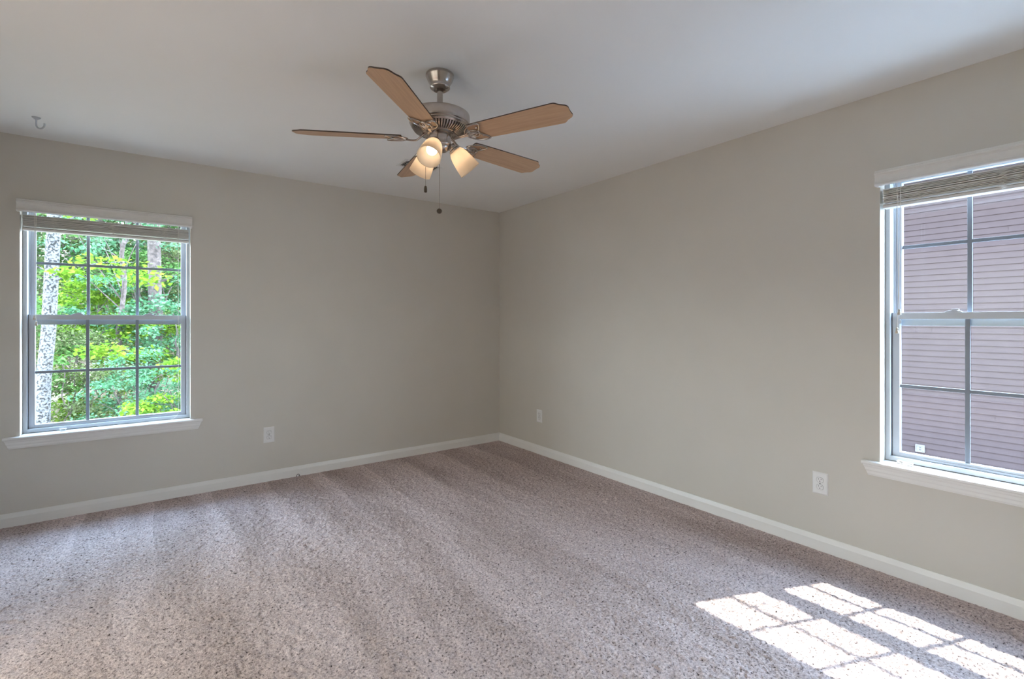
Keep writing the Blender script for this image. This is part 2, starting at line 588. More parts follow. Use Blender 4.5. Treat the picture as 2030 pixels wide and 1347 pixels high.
def make_window(name, loc, rz):
    root = empty(name, loc, rz)
    tag(root, kind='structure')
    mb = MB()
    z0, z1, hw = WIN_Z0 + 0.004, WIN_Z1 - 0.001, WIN_HW - 0.001
    frame_ring(mb, hw, z0, z1, 0.020, 0.022, 0.030, 0.075, 0.185)
    # stepped inner track
    frame_ring(mb, hw - 0.018, z0 + 0.015, z1 - 0.02, 0.008, 0.008, 0.010, 0.132, 0.142)
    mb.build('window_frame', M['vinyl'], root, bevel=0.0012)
    # upper (outer) sash
    u0, u1, sh = 1.252, 2.016, 0.424
    mb = MB()
    frame_ring(mb, sh, u0, u1, 0.030, 0.060, 0.022, 0.143, 0.172)
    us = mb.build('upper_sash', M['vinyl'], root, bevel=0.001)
    g = MB()
    for a in (-0.134, 0.134):
        g.box(a - 0.009, a + 0.009, 0.153, 0.163, 1.312, 1.994)
    for k in (-1, 0, 1):
        g.box(k * 0.268 - 0.125, k * 0.268 + 0.125, 0.153, 0.163, 1.650, 1.667)
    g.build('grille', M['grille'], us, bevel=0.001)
    MB().box(-0.395, 0.395, 0.1660, 0.1664, 1.31, 1.996).build('pane', M['glass'], us)
    # lower (inner) sash
    l0, l1, lh = 0.578, 1.318, 0.422
    mb = MB()
    frame_ring(mb, lh, l0, l1, 0.030, 0.024, 0.033, 0.100, 0.131)
    mb.box(-0.30, 0.30, 0.094, 0.100, l0 + 0.002, l0 + 0.012)          # lift lip
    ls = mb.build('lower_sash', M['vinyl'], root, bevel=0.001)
    g = MB()
    for a in (-0.134, 0.134):
        g.box(a - 0.009, a + 0.009, 0.110, 0.120, 0.602, 1.286)
    for k in (-1, 0, 1):
        g.box(k * 0.268 - 0.125, k * 0.268 + 0.125, 0.110, 0.120, 0.933, 0.950)
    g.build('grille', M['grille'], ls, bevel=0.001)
    MB().box(-0.393, 0.393, 0.1235, 0.1239, 0.601, 1.286).build('pane', M['glass'], ls)
    for a in (-0.185, 0.20):
        k = MB()
        k.extrude([(-0.034, 0), (0.034, 0), (0.026, 0.006), (0.012, 0.010), (-0.012, 0.010), (-0.026, 0.006)],
                  lambda p, tt, a=a: (a + p[0], tt, l1 + p[1]), 0.104, 0.128)
        k.box(a - 0.004, a + 0.022, 0.098, 0.112, l1 + 0.010, l1 + 0.016)
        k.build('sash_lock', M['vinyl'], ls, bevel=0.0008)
    for s in (-1, 1):
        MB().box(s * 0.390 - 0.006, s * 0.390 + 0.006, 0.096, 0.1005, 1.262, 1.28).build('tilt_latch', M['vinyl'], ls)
    # dark strips standing in for the shadow gap beside the lower sash
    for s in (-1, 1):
        MB().box(min(s * 0.4225, s * 0.4255), max(s * 0.4225, s * 0.4255), 0.101, 0.128, 0.58, 1.318).build('gap_shade_strip', M['gap_shade'], root)
    # stool and apron
    mb = MB()
    st = [(0.075, 0.553), (-0.018, 0.553), (-0.026, 0.549), (-0.026, 0.537), (-0.020, 0.533), (0.0, 0.533)]
    hs = 0.521
    # horned stool: body in the opening plus nose across the wall face
    mb.box(-WIN_HW + 0.001, WIN_HW - 0.001, 0.0, 0.08, 0.545, 0.5545)
    mb.extrude([(0.0, 0.5545), (-0.020, 0.5545), (-0.026, 0.550), (-0.027, 0.540), (-0.022, 0.535), (0.0, 0.535)],
               lambda p, tt: (tt, p[0], p[1]), -hs, hs)
    mb.build('stool', M['trim'], root, bevel=0.0015)
    ap = [(0.0, 0.535), (-0.021, 0.535), (-0.0195, 0.527), (-0.017, 0.521), (-0.0165, 0.508), (-0.014, 0.502), (-0.0135, 0.490),
          (-0.010, 0.480), (0.0, 0.478)]
    mb = MB()
    # ends cut at a slant: shorter at the bottom
    rings = [[((-1) * (hs - 0.006 - 0.022 * (0.535 - z) / 0.057), d, z) for d, z in ap],
             [((hs - 0.006 - 0.022 * (0.535 - z) / 0.057), d, z) for d, z in ap]]
    mb.sweep([[Vector(p) for p in r] for r in rings])
    mb.build('apron', M['trim'], root)
    return root


win_back = make_window('window_1', (BWX, YB, 0), 0.0)
win_right = make_window('window_2', (XR, RWY, 0), -PI / 2)


# ------------------------------------------------------------------ blinds, drawn up
def make_blind(loc, rz, label, seed, drop, lad=(-0.29, 0.0, 0.29), tilt_cord=True):
    rd = random.Random(seed)
    root = empty('window_blind', loc, rz)
    tag(root, label, 'blind', 'raised blinds over the two windows')
    va = [(-0.004, 1.957), (-0.046, 1.957), (-0.054, 1.961), (-0.056, 1.967), (-0.050, 1.973), (-0.047, 1.983), (-0.047, 2.006),
          (-0.050, 2.012), (-0.055, 2.016), (-0.055, 2.022), (-0.049, 2.026), (-0.049, 2.033), (-0.044, 2.036), (-0.004, 2.036),
          (-0.004, 2.030), (-0.040, 2.030), (-0.040, 1.963), (-0.004, 1.963)]
    # front board with moulded profile
    fb = [p for p in va[1:13]] + [(-0.038, 2.036), (-0.038, 1.957)]
    mb = MB().extrude(fb, lambda p, tt: (tt, p[0], p[1]), -0.455, 0.455)
    for s in (-1, 1):
        a0, a1 = (s * 0.455, s * 0.443)
        mb.box(min(a0, a1), max(a0, a1), -0.038, -0.001, 1.957, 2.036)
    mb.build('valance', M['blind'], root, bevel=0.0006)
    MB().box(-0.438, 0.438, 0.004, 0.058, 1.998, 2.040).build('headrail', M['blind'], root, bevel=0.001)
    # gathered slats
    mb = MB()
    z = 1.8695
    for i in range(14):
        dd = rd.uniform(-0.005, 0.005)
        tl = rd.uniform(-0.05, 0.05)
        R_ = Matrix.Translation((0, 0.034 + dd, z)) @ Matrix.Rotation(tl, 4, 'X') @ Matrix.Rotation(rd.uniform(-0.0016, 0.0016), 4, 'Y')
        mb.box(-0.436, 0.436, -0.025, 0.025, -0.0016, 0.0016, R_)
        z += (0.0052, 0.0060, 0.0098, 0.0055)[rd.randrange(4)] if i else 0.0105
    mb.build('slats', M['blind'], root)
    MB().box(-0.437, 0.437, 0.008, 0.060, 1.8515, 1.8655).build('bottom_rail', M['blind'], root, bevel=0.002)
    for a in lad:
        mb = MB()
        for side in range(2):
            pts = []
            for k in range(15):
                z = 1.945 - k * 0.0062
                pts.append((a + (0.017 if k % 2 else -0.017) * rd.uniform(0.5, 1.3) + 0.006 * side,
                            0.005 - 0.006 * rd.random() - 0.002 * side, z))
            fine = []
            for k in range(len(pts) - 1):
                p, q = Vector(pts[k]), Vector(pts[k + 1])
                for u in (0, 0.33, 0.66):
                    m_ = p.lerp(q, u)
                    m_.z -= 0.004 * math.sin(PI * u)
                    fine.append(m_)
            mb.tube(fine, 0.0011, 5)
        mb.build('ladder_cord', M['cord'], root, smooth=True)

    def tassel(a, d, z, cd):
        k = MB().lathe([(0.0005, 0.0), (0.0065, 0.0005), (0.0075, 0.004), (0.006, 0.012), (0.0035, 0.018), (0.0045, 0.021),
                        (0.005, 0.025), (0.003, 0.029), (0.0008, 0.030)], 16, Matrix.Translation((a, d, z - 0.030)))
        k.build('tassel', M['tassel'], cd, smooth=True)
    for kind, pts, tz in drop:
        cd = MB().tube(pts, 0.0014, 6).build('lift_cord' if kind == 'lift' else 'tilt_cord', M['cord'], root, smooth=True)
        if tz:
            tassel(pts[-1][0], pts[-1][1], tz, cd)
    return root


# back-wall blind: tilt cords at the left, long lift cord at the right down to the sill
lift = [(0.372, -0.020, 1.975), (0.372, -0.020, 1.6), (0.373, -0.012, 1.1), (0.375, 0.0, 0.8), (0.376, 0.01, 0.66), (0.372, 0.03, 0.60),
        (0.352, 0.035, 0.572), (0.32, 0.03, 0.560), (0.27, 0.035, 0.5575), (0.22, 0.045, 0.557), (0.20, 0.03, 0.557), (0.26, 0.01, 0.557),
        (0.30, 0.02, 0.5575), (0.27, 0.04, 0.558), (0.18, 0.05, 0.557), (0.12, 0.045, 0.557), (0.05, 0.05, 0.557), (0.03, 0.04, 0.557)]


def smooth_path(p, n=6):
    p = [Vector(q) for q in p]
    o = []
    for i in range(len(p) - 1):
        a, b_, c_, d_ = p[max(i - 1, 0)], p[i], p[i + 1], p[min(i + 2, len(p) - 1)]
        for k in range(n):
            u = k / n
            o.append(0.5 * ((2 * b_) + (c_ - a) * u + (2 * a - 5 * b_ + 4 * c_ - d_) * u * u + (3 * b_ - a - 3 * c_ + d_) * u ** 3))
    o.append(p[-1])
    return o


make_blind((BWX, YB, 0), 0.0, 'white raised blind over the window facing the green trees', 3,
           [('tilt', [(-0.378, -0.012, 1.975), (-0.378, -0.012, 1.6), (-0.379, -0.010, 1.312)], 1.313),
            ('tilt', [(-0.371, -0.012, 1.975), (-0.371, -0.012, 1.6), (-0.370, -0.010, 1.275)], 1.276),
            ('lift', smooth_path(lift), None)])
make_blind((XR, RWY, 0), -PI / 2, 'white raised blind over the window facing the house siding', 5,
           [('tilt', [(-0.366, -0.032, 1.975), (-0.366, -0.032, 1.7), (-0.357, -0.032, 1.335)], 1.336),
            ('tilt', [(-0.352, -0.032, 1.975), (-0.354, -0.032, 1.7), (-0.366, -0.032, 1.243)], 1.244)])


# hold-down brackets left on the sills
def bracket(loc, rz, label):
    r_ = empty('hold_down_bracket', loc, rz)
    tag(r_, label, 'bracket', 'loose blind brackets on the sills')
    MB().box(-0.014, 0.014, -0.008, 0.008, 0.0, 0.003).build('foot', M['plastic'], r_, bevel=0.0006)
    k = MB()
    k.box(-0.015, -0.011, -0.007, 0.007, 0.003, 0.016).box(0.011, 0.015, -0.007, 0.007, 0.003, 0.016)
    k.box(-0.017, 0.017, -0.006, 0.006, 0.011, 0.015)
    k.build('clip', M['plastic'], r_, bevel=0.0006)
    return r_


SILL = 0.5546
bracket((-0.474, 4.318, SILL), 0.15, 'small white plastic bracket on the sill of the tree-view window')
bracket((3.04, 0.812, SILL), 1.3, 'white plastic bracket on the siding-view sill, nearer the window jamb')
bracket((3.025, 0.775, SILL), 1.75, 'white plastic bracket on the siding-view sill, farther from the window jamb')


# ------------------------------------------------------------------ wall outlets
def make_outlet(loc, rz):
    r_ = empty('wall_outlet', loc, rz)
    mb = MB()
    hw, hh, t_ = 0.0395, 0.061, 0.006
    mb.sweep([[Vector((x, y, z)) for x, z in ((-w_, -h_), (w_, -h_), (w_, h_), (-w_, h_))]
              for y, w_, h_ in ((0.0, hw, hh), (-0.002, hw, hh), (-t_, hw - 0.006, hh - 0.006))])
    mb.build('cover_plate', M['plastic'], r_)
    for s in (-1, 1):
        zc = s * 0.0195
        pts = []
        for k in range(28):
            an = 2 * PI * k / 28
            x, z = 0.0170 * math.cos(an), 0.0170 * math.sin(an)
            z = max(-0.0135, min(0.0135, z))
            pts.append((x, z))
        f_ = MB()
        f_.sweep([[Vector((x * q, y, zc + z * q)) for x, z in pts] for y, q in ((-t_ + 0.0005, 1.0), (-t_ - 0.0012, 1.0), (-t_ - 0.0018, 0.95))])
        ro = f_.build('receptacle', M['plastic'], r_)
        d_ = MB()
        d_.box(-0.0075, -0.0055, -t_ - 0.0021, -t_ - 0.0015, zc + 0.001, zc + 0.0085)
        d_.box(0.0055, 0.0075, -t_ - 0.0021, -t_ - 0.0015, zc + 0.002, zc + 0.0085)
        d_.sweep([[Vector((0.0026 * math.cos(2 * PI * k / 12), y, zc - 0.0065 + 0.0026 * math.sin(2 * PI * k / 12))) for k in range(12)]
                  for y in (-t_ - 0.0015, -t_ - 0.0021)])
        d_.build('slots', M['dark'], ro)
        rim = MB().tube([(x * 1.03, -t_ - 0.0003, zc + z * 1.03) for x, z in pts], 0.0005, 5, closed=True)
        rim.build('rim', M['nickel_dark'], ro)
    s_ = MB().lathe([(0.0001, 0.0), (0.0024, 0.0), (0.003, -0.0008)], 12, Matrix.Translation((0, -t_ - 0.0008, 0)) @ Matrix.Rotation(PI / 2, 4, 'X'))
    s_.build('screw', M['nickel_dark'], r_)
    return r_


o1 = make_outlet((0.7465, YB, 0.3685), 0.0)
tag(o1, 'white duplex outlet on the tree-view window wall, low beside that window', 'outlet', 'duplex outlets low on the walls')
o2 = copy_tree(o1)
o2.location, o2.rotation_euler = (XR, 1.1615, 0.372), (0, 0, -PI / 2)
tag(o2, 'white duplex outlet beneath the left end of the siding-view window sill', 'outlet')
o3 = copy_tree(o1)
o3.location, o3.rotation_euler = (XR, 3.609, 0.363), (0, 0, -PI / 2)
tag(o3, 'white duplex outlet near the room corner, right of the corner', 'outlet')

# ------------------------------------------------------------------ ceiling hook, register, cable stub
hk = empty('ceiling_hook', (-0.536, 3.852, H))
tag(hk, 'small white swag hook screwed into the ceiling above the tree-view window', 'hook')
MB().lathe([(0.0001, 0), (0.020, 0), (0.019, -0.003), (0.011, -0.009), (0.006, -0.013), (0.0001, -0.014)], 24).build('rosette', M['vinyl'], hk, smooth=True)  # white hook in a greyer material, its shading put into the colour
pts = [(0, 0, -0.012), (0, 0, -0.026)] + [(0.8 * (0.024 + 0.024 * math.cos(a_)), -0.6 * (0.024 + 0.024 * math.cos(a_)), -0.042 + 0.022 * math.sin(a_))
                                        for a_ in [PI * (1 + k / 10) for k in range(0, 12)]]
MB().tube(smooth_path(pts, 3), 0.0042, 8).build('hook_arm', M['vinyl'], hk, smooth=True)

vr = empty('ceiling_register', (1.608, 3.345, H))
tag(vr, 'white ceiling air register with dark louvres behind the fan', 'vent')
mb = MB()
frame = [(-0.153, 0.153, -0.085, -0.062), (-0.153, 0.153, 0.062, 0.085), (-0.153, -0.130, -0.062, 0.062), (0.130, 0.153, -0.062, 0.062)]
for x0, x1, y0, y1 in frame:
    mb.box(x0, x1, y0, y1, -0.006, -0.0005)
mb.build('register_frame', M['plastic'], vr, bevel=0.0015)
MB().box(-0.130, 0.130, -0.062, 0.062, -0.0012, -0.0004).build('duct_opening', M['dark'], vr)
mb = MB()
for k in range(17):
    x = -0.1224 + k * 0.0153
    mb.box(-0.0045, 0.0045, -0.062, 0.062, -0.0006, 0.0006, Matrix.Translation((x, 0, -0.005)) @ Matrix.Rotation(-0.75, 4, 'Y'))
mb.build('louvres', M['plastic'], vr)

cs = MB()
cs.tube(smooth_path([(-0.016, 0, -0.006), (-0.012, 0, 0.012), (-0.002, -0.004, 0.018), (0.006, -0.002, 0.010), (0.003, 0.002, 0.003), (0.010, -0.004, 0.001)], 4), 0.0022, 6)
o = cs.build('cable_stub', M['dark'], smooth=True)
o.location = (0.962, YB - 0.028, 0.004)
tag(o, 'tiny dark cable end poking up where the carpet meets the back baseboard', 'cable')

# ------------------------------------------------------------------ ceiling fan
FX, FY = 1.090, 2.050
fan = empty('ceiling_fan', (FX, FY, H))
tag(fan, 'brushed nickel ceiling fan with five maple blades and three lit glass shades', 'ceiling fan')
# local z: below the ceiling
MB().lathe([(0.001, -0.0005), (0.064, -0.0005), (0.0665, -0.004), (0.0665, -0.012), (0.064, -0.017), (0.061, -0.024), (0.057, -0.034), (0.051, -0.044),
            (0.0465, -0.052), (0.0465, -0.056), (0.0475, -0.058), (0.0475, -0.064), (0.045, -0.067), (0.036, -0.074), (0.030, -0.077),
            (0.028, -0.070), (0.015, -0.066)], 56).build('canopy', M['nickel'], fan, smooth=True)
MB().lathe([(0.0135, -0.060), (0.0135, -0.195)], 28).build('downrod', M['nickel'], fan, smooth=True)
MB().lathe([(0.013, -0.186), (0.030, -0.187), (0.110, -0.187), (0.132, -0.189), (0.1385, -0.193), (0.1405, -0.199), (0.141, -0.206),
            (0.141, -0.238), (0.139, -0.243), (0.1365, -0.2445), (0.1365, -0.248), (0.134, -0.252), (0.127, -0.258)], 72).build('motor_housing', M['nickel'], fan, smooth=True)
vb = MB().lathe([(0.1265, -0.257), (0.118, -0.267), (0.098, -0.276), (0.076, -0.281), (0.060, -0.281)], 72).build('vent_bowl', M['nickel_dark'], fan, smooth=True)
mb = MB()
for k in range(60):
    an = 2 * PI * k / 60
    R_ = Matrix.Rotation(an, 4, 'Z')
    p = [(0.128, -0.2565), (0.1195, -0.2675), (0.099, -0.2775), (0.084, -0.2815)]
    rings = []
    for r_, z_ in p:
        rings.append([R_ @ Vector((r_ + dx, sgn * 0.0031, z_ + dz)) for sgn, dx, dz in ((-1, 0, 0.002), (1, 0, 0.002), (1, 0.001, -0.0022), (-1, 0.001, -0.0022))])
    mb.sweep(rings)
mb.lathe([(0.086, -0.279), (0.086, -0.284), (0.082, -0.286), (0.060, -0.286), (0.060, -0.279)], 64)
mb.build('fins', M['nickel'], vb)
MB().lathe([(0.060, -0.280), (0.062, -0.283), (0.062, -0.288), (0.054, -0.291), (0.050, -0.292), (0.050, -0.294), (0.0525, -0.296), (0.0525, -0.333),
            (0.051, -0.337), (0.047, -0.340), (0.047, -0.343), (0.0435, -0.352), (0.034, -0.361), (0.020, -0.366), (0.009, -0.368), (0.007, -0.373),
            (0.001, -0.374)], 56).build('light_fitter', M['nickel'], fan, smooth=True)

ZB = 2.132 - H
PITCH = math.radians(12.5)


def blade_outline():
    o = []
    half = [(0.175, 0.0), (0.175, 0.050), (0.182, 0.056), (0.30, 0.0605), (0.45, 0.0650), (0.598, 0.0685), (0.607, 0.0675), (0.614, 0.0640), (0.620, 0.0580),
            (0.628, 0.0510), (0.638, 0.0455), (0.648, 0.0400), (0.655, 0.0320), (0.657, 0.0230), (0.6555, 0.0120), (0.655, 0.0)]
    return half[1:] + [(x, -y) for x, y in reversed(half[1:-1])]


def make_blade():
    pl = blade_outline()
    n = len(pl)
    me = bpy.data.meshes.new('blade')
    th = 0.0055
    v = [(x, y, th) for x, y in pl] + [(x, y, 0.0) for x, y in pl]
    f = [tuple(reversed(range(n))), tuple(range(n, 2 * n))] + [(i, (i + 1) % n, n + (i + 1) % n, n + i) for i in range(n)]
    me.from_pydata(v, [], f)
    me.materials.append(M['blade'])
    me.materials.append(M['bladeedge'])
    for p in me.polygons:
        p.material_index = 0 if p.normal.z < -0.5 else 1
    return me


def leaf_loop(mb, cx_, cy_, ang, ln, wd, r_=0.0030, z=0.0, pointed=True):
    pts = []
    N = 36
    for k in range(N):
        u = 2 * PI * k / N
        x = ln * 0.5 * math.cos(u)
        y = wd * 0.5 * math.sin(u)
        if pointed:
            y *= (1 - 0.45 * max(0, math.cos(u)) ** 2)
        X_ = cx_ + x * math.cos(ang) - y * math.sin(ang)
        Y_ = cy_ + x * math.sin(ang) + y * math.cos(ang)
        pts.append((X_, Y_, z))
    mb.tube(pts, r_, 8, closed=True, rz=(0, 0, 1))


def make_iron():
    mb = MB()
    # arm sweeping down and out from the motor, in the blade's radial plane
    zz = ZB
    path = smooth_path([(0.066, 0, -0.284 - zz), (0.080, 0, -0.292 - zz), (0.095, 0, -0.305 - zz), (0.112, 0, -0.3155 - zz), (0.135, 0, -0.009), (0.160, 0, -0.006)], 5)
    N = len(path)
    rings = []
    for i, p in enumerate(path):
        tdir = (path[min(i + 1, N - 1)] - path[max(i - 1, 0)]).normalized()
        up = Vector((0, 1, 0)).cross(tdir).normalized()
        hw = 0.010 - 0.004 * math.sin(PI * i / (N - 1))
        rings.append([p + Vector((0, hw * math.cos(q), 0)) + up * (0.0042 * math.sin(q)) for q in [2 * PI * k / 10 for k in range(10)]])
    mb.sweep(rings)
    z = -0.0045
    leaf_loop(mb, 0.199, 0.030, 0.50, 0.108, 0.052, 0.0036, z)
    leaf_loop(mb, 0.199, -0.030, -0.50, 0.108, 0.052, 0.0036, z)
    leaf_loop(mb, 0.188, 0.0, 0.0, 0.066, 0.050, 0.0034, z - 0.002, False)
    leaf_loop(mb, 0.186, 0.0, 0.0, 0.040, 0.026, 0.0022, z - 0.002, False)
    for x, y in ((0.222, 0.032), (0.222, -0.032), (0.196, 0.0)):
        mb.lathe([(0.0001, -0.0035), (0.0045, -0.003), (0.006, -0.001), (0.006, 0.0015)], 14, Matrix.Translation((x, y, -0.002)))
    return mb


bm_blade = make_blade()
proto_iron = None
for k in range(5):
    an = math.radians(151.3 + 72 * k)
    Mx = Matrix.Translation((0, 0, ZB)) @ Matrix.Rotation(an, 4, 'Z') @ Matrix.Rotation(-PITCH, 4, 'X')
    bo = bpy.data.objects.new('blade', bm_blade)
    COL.objects.link(bo)
    bo.parent = fan
    bo.matrix_local = Mx
    bo['label'] = 'maple blade with a dark edge'
    Mi = Matrix.Translation((0, 0, ZB)) @ Matrix.Rotation(an, 4, 'Z') @ Matrix.Rotation(-PITCH * 0.9, 4, 'X')
    if proto_iron is None:
        proto_iron = make_iron().build('blade_iron', M['nickel'], fan, smooth=True)
        io = proto_iron
    else:
        io = proto_iron.copy()
        COL.objects.link(io)
    io.matrix_local = Mi

# three shades on short arms
fdir = Vector((math.sin(math.radians(YAW)), math.cos(math.radians(YAW)), 0))
rdir = Vector((fdir.y, -fdir.x, 0))
for azd in (70.0, 191.0, 310.0):
    az = math.radians(azd)
    hdir = fdir * math.cos(az) + rdir * math.sin(az)
    ax = (hdir * 0.079 + Vector((0, 0, -0.092))).normalized()
    neck = hdir * 0.068 + Vector((0, 0, 2.094 - H))
    zq = ax.to_track_quat('Z', 'Y').to_matrix().to_4x4()
    Ms = Matrix.Translation(neck) @ zq
    mb = MB()
    st = hdir * 0.036 + Vector((0, 0, -0.345))
    mb.tube(smooth_path([st, st + hdir * 0.014 + Vector((0, 0, -0.001)), neck - ax * 0.016], 5), 0.0075, 12)
    mb.lathe([(0.001, -0.026), (0.015, -0.025), (0.0165, -0.022), (0.0165, -0.012), (0.0205, -0.010), (0.0205, -0.004), (0.027, -0.001), (0.0285, 0.003),
              (0.0285, 0.012), (0.026, 0.0135), (0.001, 0.0135)], 36, Ms)
    mb.build('lamp_socket', M['nickel'], fan, smooth=True)
    prof = [(0.0255, 0.004), (0.0310, 0.010), (0.0375, 0.022), (0.0430, 0.040), (0.0470, 0.062), (0.0502, 0.086), (0.0525, 0.106), (0.0545, 0.122)]
    prof2 = [(r_ - 0.0028, z_) for r_, z_ in reversed(prof)]
    sh = MB().lathe(prof + [(0.0528, 0.1228)] + prof2, 48, Ms).build('lamp_shade', M['shade'], fan, smooth=True)
    sh['label'] = 'frosted glass shade'
    bl = MB().lathe([(0.001, 0.012), (0.012, 0.013), (0.0135, 0.030), (0.018, 0.040), (0.0235, 0.052), (0.0250, 0.062), (0.0225, 0.073), (0.0150, 0.083),
                     (0.007, 0.087), (0.001, 0.088)], 28, Ms)
    bl.build('light_bulb', M['bulb'], sh, smooth=True)


def chain(dx, z0, z1, pend):
    p0 = rdir * dx - fdir * 0.02
    mb = MB()
    n = int((z0 - z1) / 0.006)
    mb.tube([p0 + Vector((0, 0, z0 - H - (z0 - z1) * k / 20)) for k in range(21)], 0.0010, 6)
    for k in range(0, n):
        mb.lathe([(0.0002, 0.0017), (0.0015, 0.0008), (0.0015, -0.0008), (0.0002, -0.0017)], 6, Matrix.Translation(p0 + Vector((0, 0, z0 - H - 0.006 * k - 0.003))))
    ch = mb.build('pull_chain', M['nickel'], fan)
    P = Matrix.Translation(p0 + Vector((0, 0, z1 - H)))
    if pend == 'ball':
        k = MB().lathe([(0.0002, 0.013)] + [(0.0125 * math.sin(PI * q / 14), 0.0125 * math.cos(PI * q / 14)) for q in range(1, 14)] + [(0.0002, -0.013)], 24, P)
        k.build('pendant', M['pendant'], ch, smooth=True)
    else:
        k = MB().lathe([(0.0002, 0.014), (0.0045, 0.012), (0.0065, 0.005), (0.0072, -0.005), (0.0068, -0.016), (0.004, -0.018), (0.0002, -0.018)], 20, P)
        k.build('pendant', M['pendant'], ch, smooth=True)


chain(-0.064, 2.10, 1.895, 'barrel')
chain(0.0, 2.07, 1.790, 'ball')

# ------------------------------------------------------------------ outside: ground, neighbour, woods
GZ = -2.6


def gheight(x, y):
    h = np.full_like(x, GZ)
    h = h + np.clip((y - 6.5) / 20.0, 0, 2.0) ** 1.1 * 5.2
    return h


gxx = np.linspace(-25, 45, 120)
gyy = np.linspace(-30, 48, 130)
X, Y = np.meshgrid(gxx, gyy)
Z = gheight(X, Y) + 0.10 * blur(rng.standard_normal(X.shape), 2) * (Y > 7)
vs = np.stack([X, Y, Z], -1).reshape(-1, 3).astype(np.float32)
n_ = 120
ii = (np.arange(129)[:, None] * n_ + np.arange(119)[None, :]).reshape(-1)
fs = np.stack([ii, ii + 1, ii + n_ + 1, ii + n_], -1).astype(np.int32)
go = bpy.data.objects.new('ground', np_mesh('ground', vs, fs, M['soil'], True))
COL.objects.link(go)
tag(go, kind='structure')

HXN = 11.0
dv = MB().box(XR + 0.25, HXN - 0.05, -14, 10.5, GZ - 0.2, GZ + 0.03).build('bounce_slab', mat('pale_bounce', (0.48, 0.49, 0.50), 0.9, noise=(3, 0.06)))  # added pale slab, unseen, reflecting daylight up onto the right of the ceiling
tag(dv, kind='structure')
nh = empty('neighbor_house', (HXN, 0, GZ))
tag(nh, 'house with mauve lap siding seen through the right-hand window', 'house')
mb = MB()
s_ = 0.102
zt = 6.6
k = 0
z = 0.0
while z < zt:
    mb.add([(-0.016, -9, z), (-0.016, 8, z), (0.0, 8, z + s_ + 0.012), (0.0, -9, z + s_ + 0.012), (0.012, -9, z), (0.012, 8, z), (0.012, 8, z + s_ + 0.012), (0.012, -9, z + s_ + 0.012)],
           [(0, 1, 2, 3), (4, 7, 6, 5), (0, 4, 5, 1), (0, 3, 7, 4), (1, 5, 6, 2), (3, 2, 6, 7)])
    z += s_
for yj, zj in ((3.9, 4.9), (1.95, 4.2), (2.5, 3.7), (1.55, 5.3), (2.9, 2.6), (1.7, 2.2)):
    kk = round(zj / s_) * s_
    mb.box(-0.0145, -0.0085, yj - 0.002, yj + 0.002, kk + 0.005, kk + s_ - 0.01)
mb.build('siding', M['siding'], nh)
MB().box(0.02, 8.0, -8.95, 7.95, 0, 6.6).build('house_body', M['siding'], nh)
MB().sweep([[Vector((x, y, z)) for x, z in ((-0.45, 6.45), (4.0, 8.6), (8.4, 6.45), (8.4, 6.6), (4.0, 8.8), (-0.45, 6.62))] for y in (-9.4, 8.4)]).build('roof', M['roof'], nh)
vp = MB()
yv, zv = 2.655, -0.985 - GZ
frame = [(yv - 0.064, yv + 0.064, zv - 0.064, zv - 0.05), (yv - 0.064, yv + 0.064, zv + 0.05, zv + 0.064), (yv - 0.064, yv - 0.05, zv - 0.05, zv + 0.05), (yv + 0.05, yv + 0.064, zv - 0.05, zv + 0.05)]
for y0, y1, z0, z1 in frame:
    vp.box(-0.045, -0.002, y0, y1, z0, z1)
vp.box(-0.030, -0.002, yv - 0.05, yv + 0.05, zv - 0.05, zv + 0.05)
vb_ = vp.build('vent_block', M['vent_grey'], nh)
MB().box(-0.033, -0.0305, yv - 0.014, yv + 0.014, zv + 0.006, zv + 0.026).box(-0.033, -0.0305, yv - 0.014, yv + 0.014, zv - 0.030, zv - 0.008).build('vent_slots', M['nickel_dark'], vb_)


def leaves(name, clusters, per, size, material, flat=0.45, seed=0):
    """clusters: array (n,4) of centre + radius; oval leaves scattered in flattened sprays"""
    g = np.random.default_rng(seed)
    C = np.repeat(clusters[:, :3], per, 0)
    Rr = np.repeat(clusters[:, 3], per)
    N = len(C)
    d = g.standard_normal((N, 3))
    d /= np.linalg.norm(d, axis=1)[:, None]
    rad = g.random(N) ** 0.5
    off = d * (rad * Rr)[:, None]
    off[:, 2] *= flat
    P = C + off
    yaw = g.random(N) * 2 * PI
    pit = g.normal(-0.25, 0.45, N)
    roll = g.normal(0, 0.5, N)
    ax = np.stack([np.cos(yaw) * np.cos(pit), np.sin(yaw) * np.cos(pit), np.sin(pit)], -1)
    sd = np.stack([-np.sin(yaw), np.cos(yaw), np.zeros(N)], -1)
    up = np.cross(ax, sd)
    sd2 = sd * np.cos(roll)[:, None] + up * np.sin(roll)[:, None]
    s = size * g.uniform(0.6, 1.3, N)[:, None]
    up2 = np.cross(ax, sd2)
    v = np.stack([P, P + ax * s * 0.45 + sd2 * s * 0.36 - up2 * s * 0.05, P + ax * s, P + ax * s * 0.45 - sd2 * s * 0.36 - up2 * s * 0.05], 1)
    f = np.arange(N * 4).reshape(N, 4)
    return np_mesh(name, v.reshape(-1, 3).astype(np.float32), f.astype(np.int32), material)


def crown(n, rx, ry, z0, z1, cr, seed, top=True):
    g = np.random.default_rng(seed)
    u = g.random(n)
    a = g.random(n) * 2 * PI
    prof = np.sin(PI * np.clip(u * 0.9 + 0.08, 0, 1)) ** 0.6
    q = g.random(n) ** 0.5
    return np.stack([rx * prof * q * np.cos(a), ry * prof * q * np.sin(a), z0 + (z1 - z0) * u, cr * g.uniform(0.6, 1.3, n)], -1)


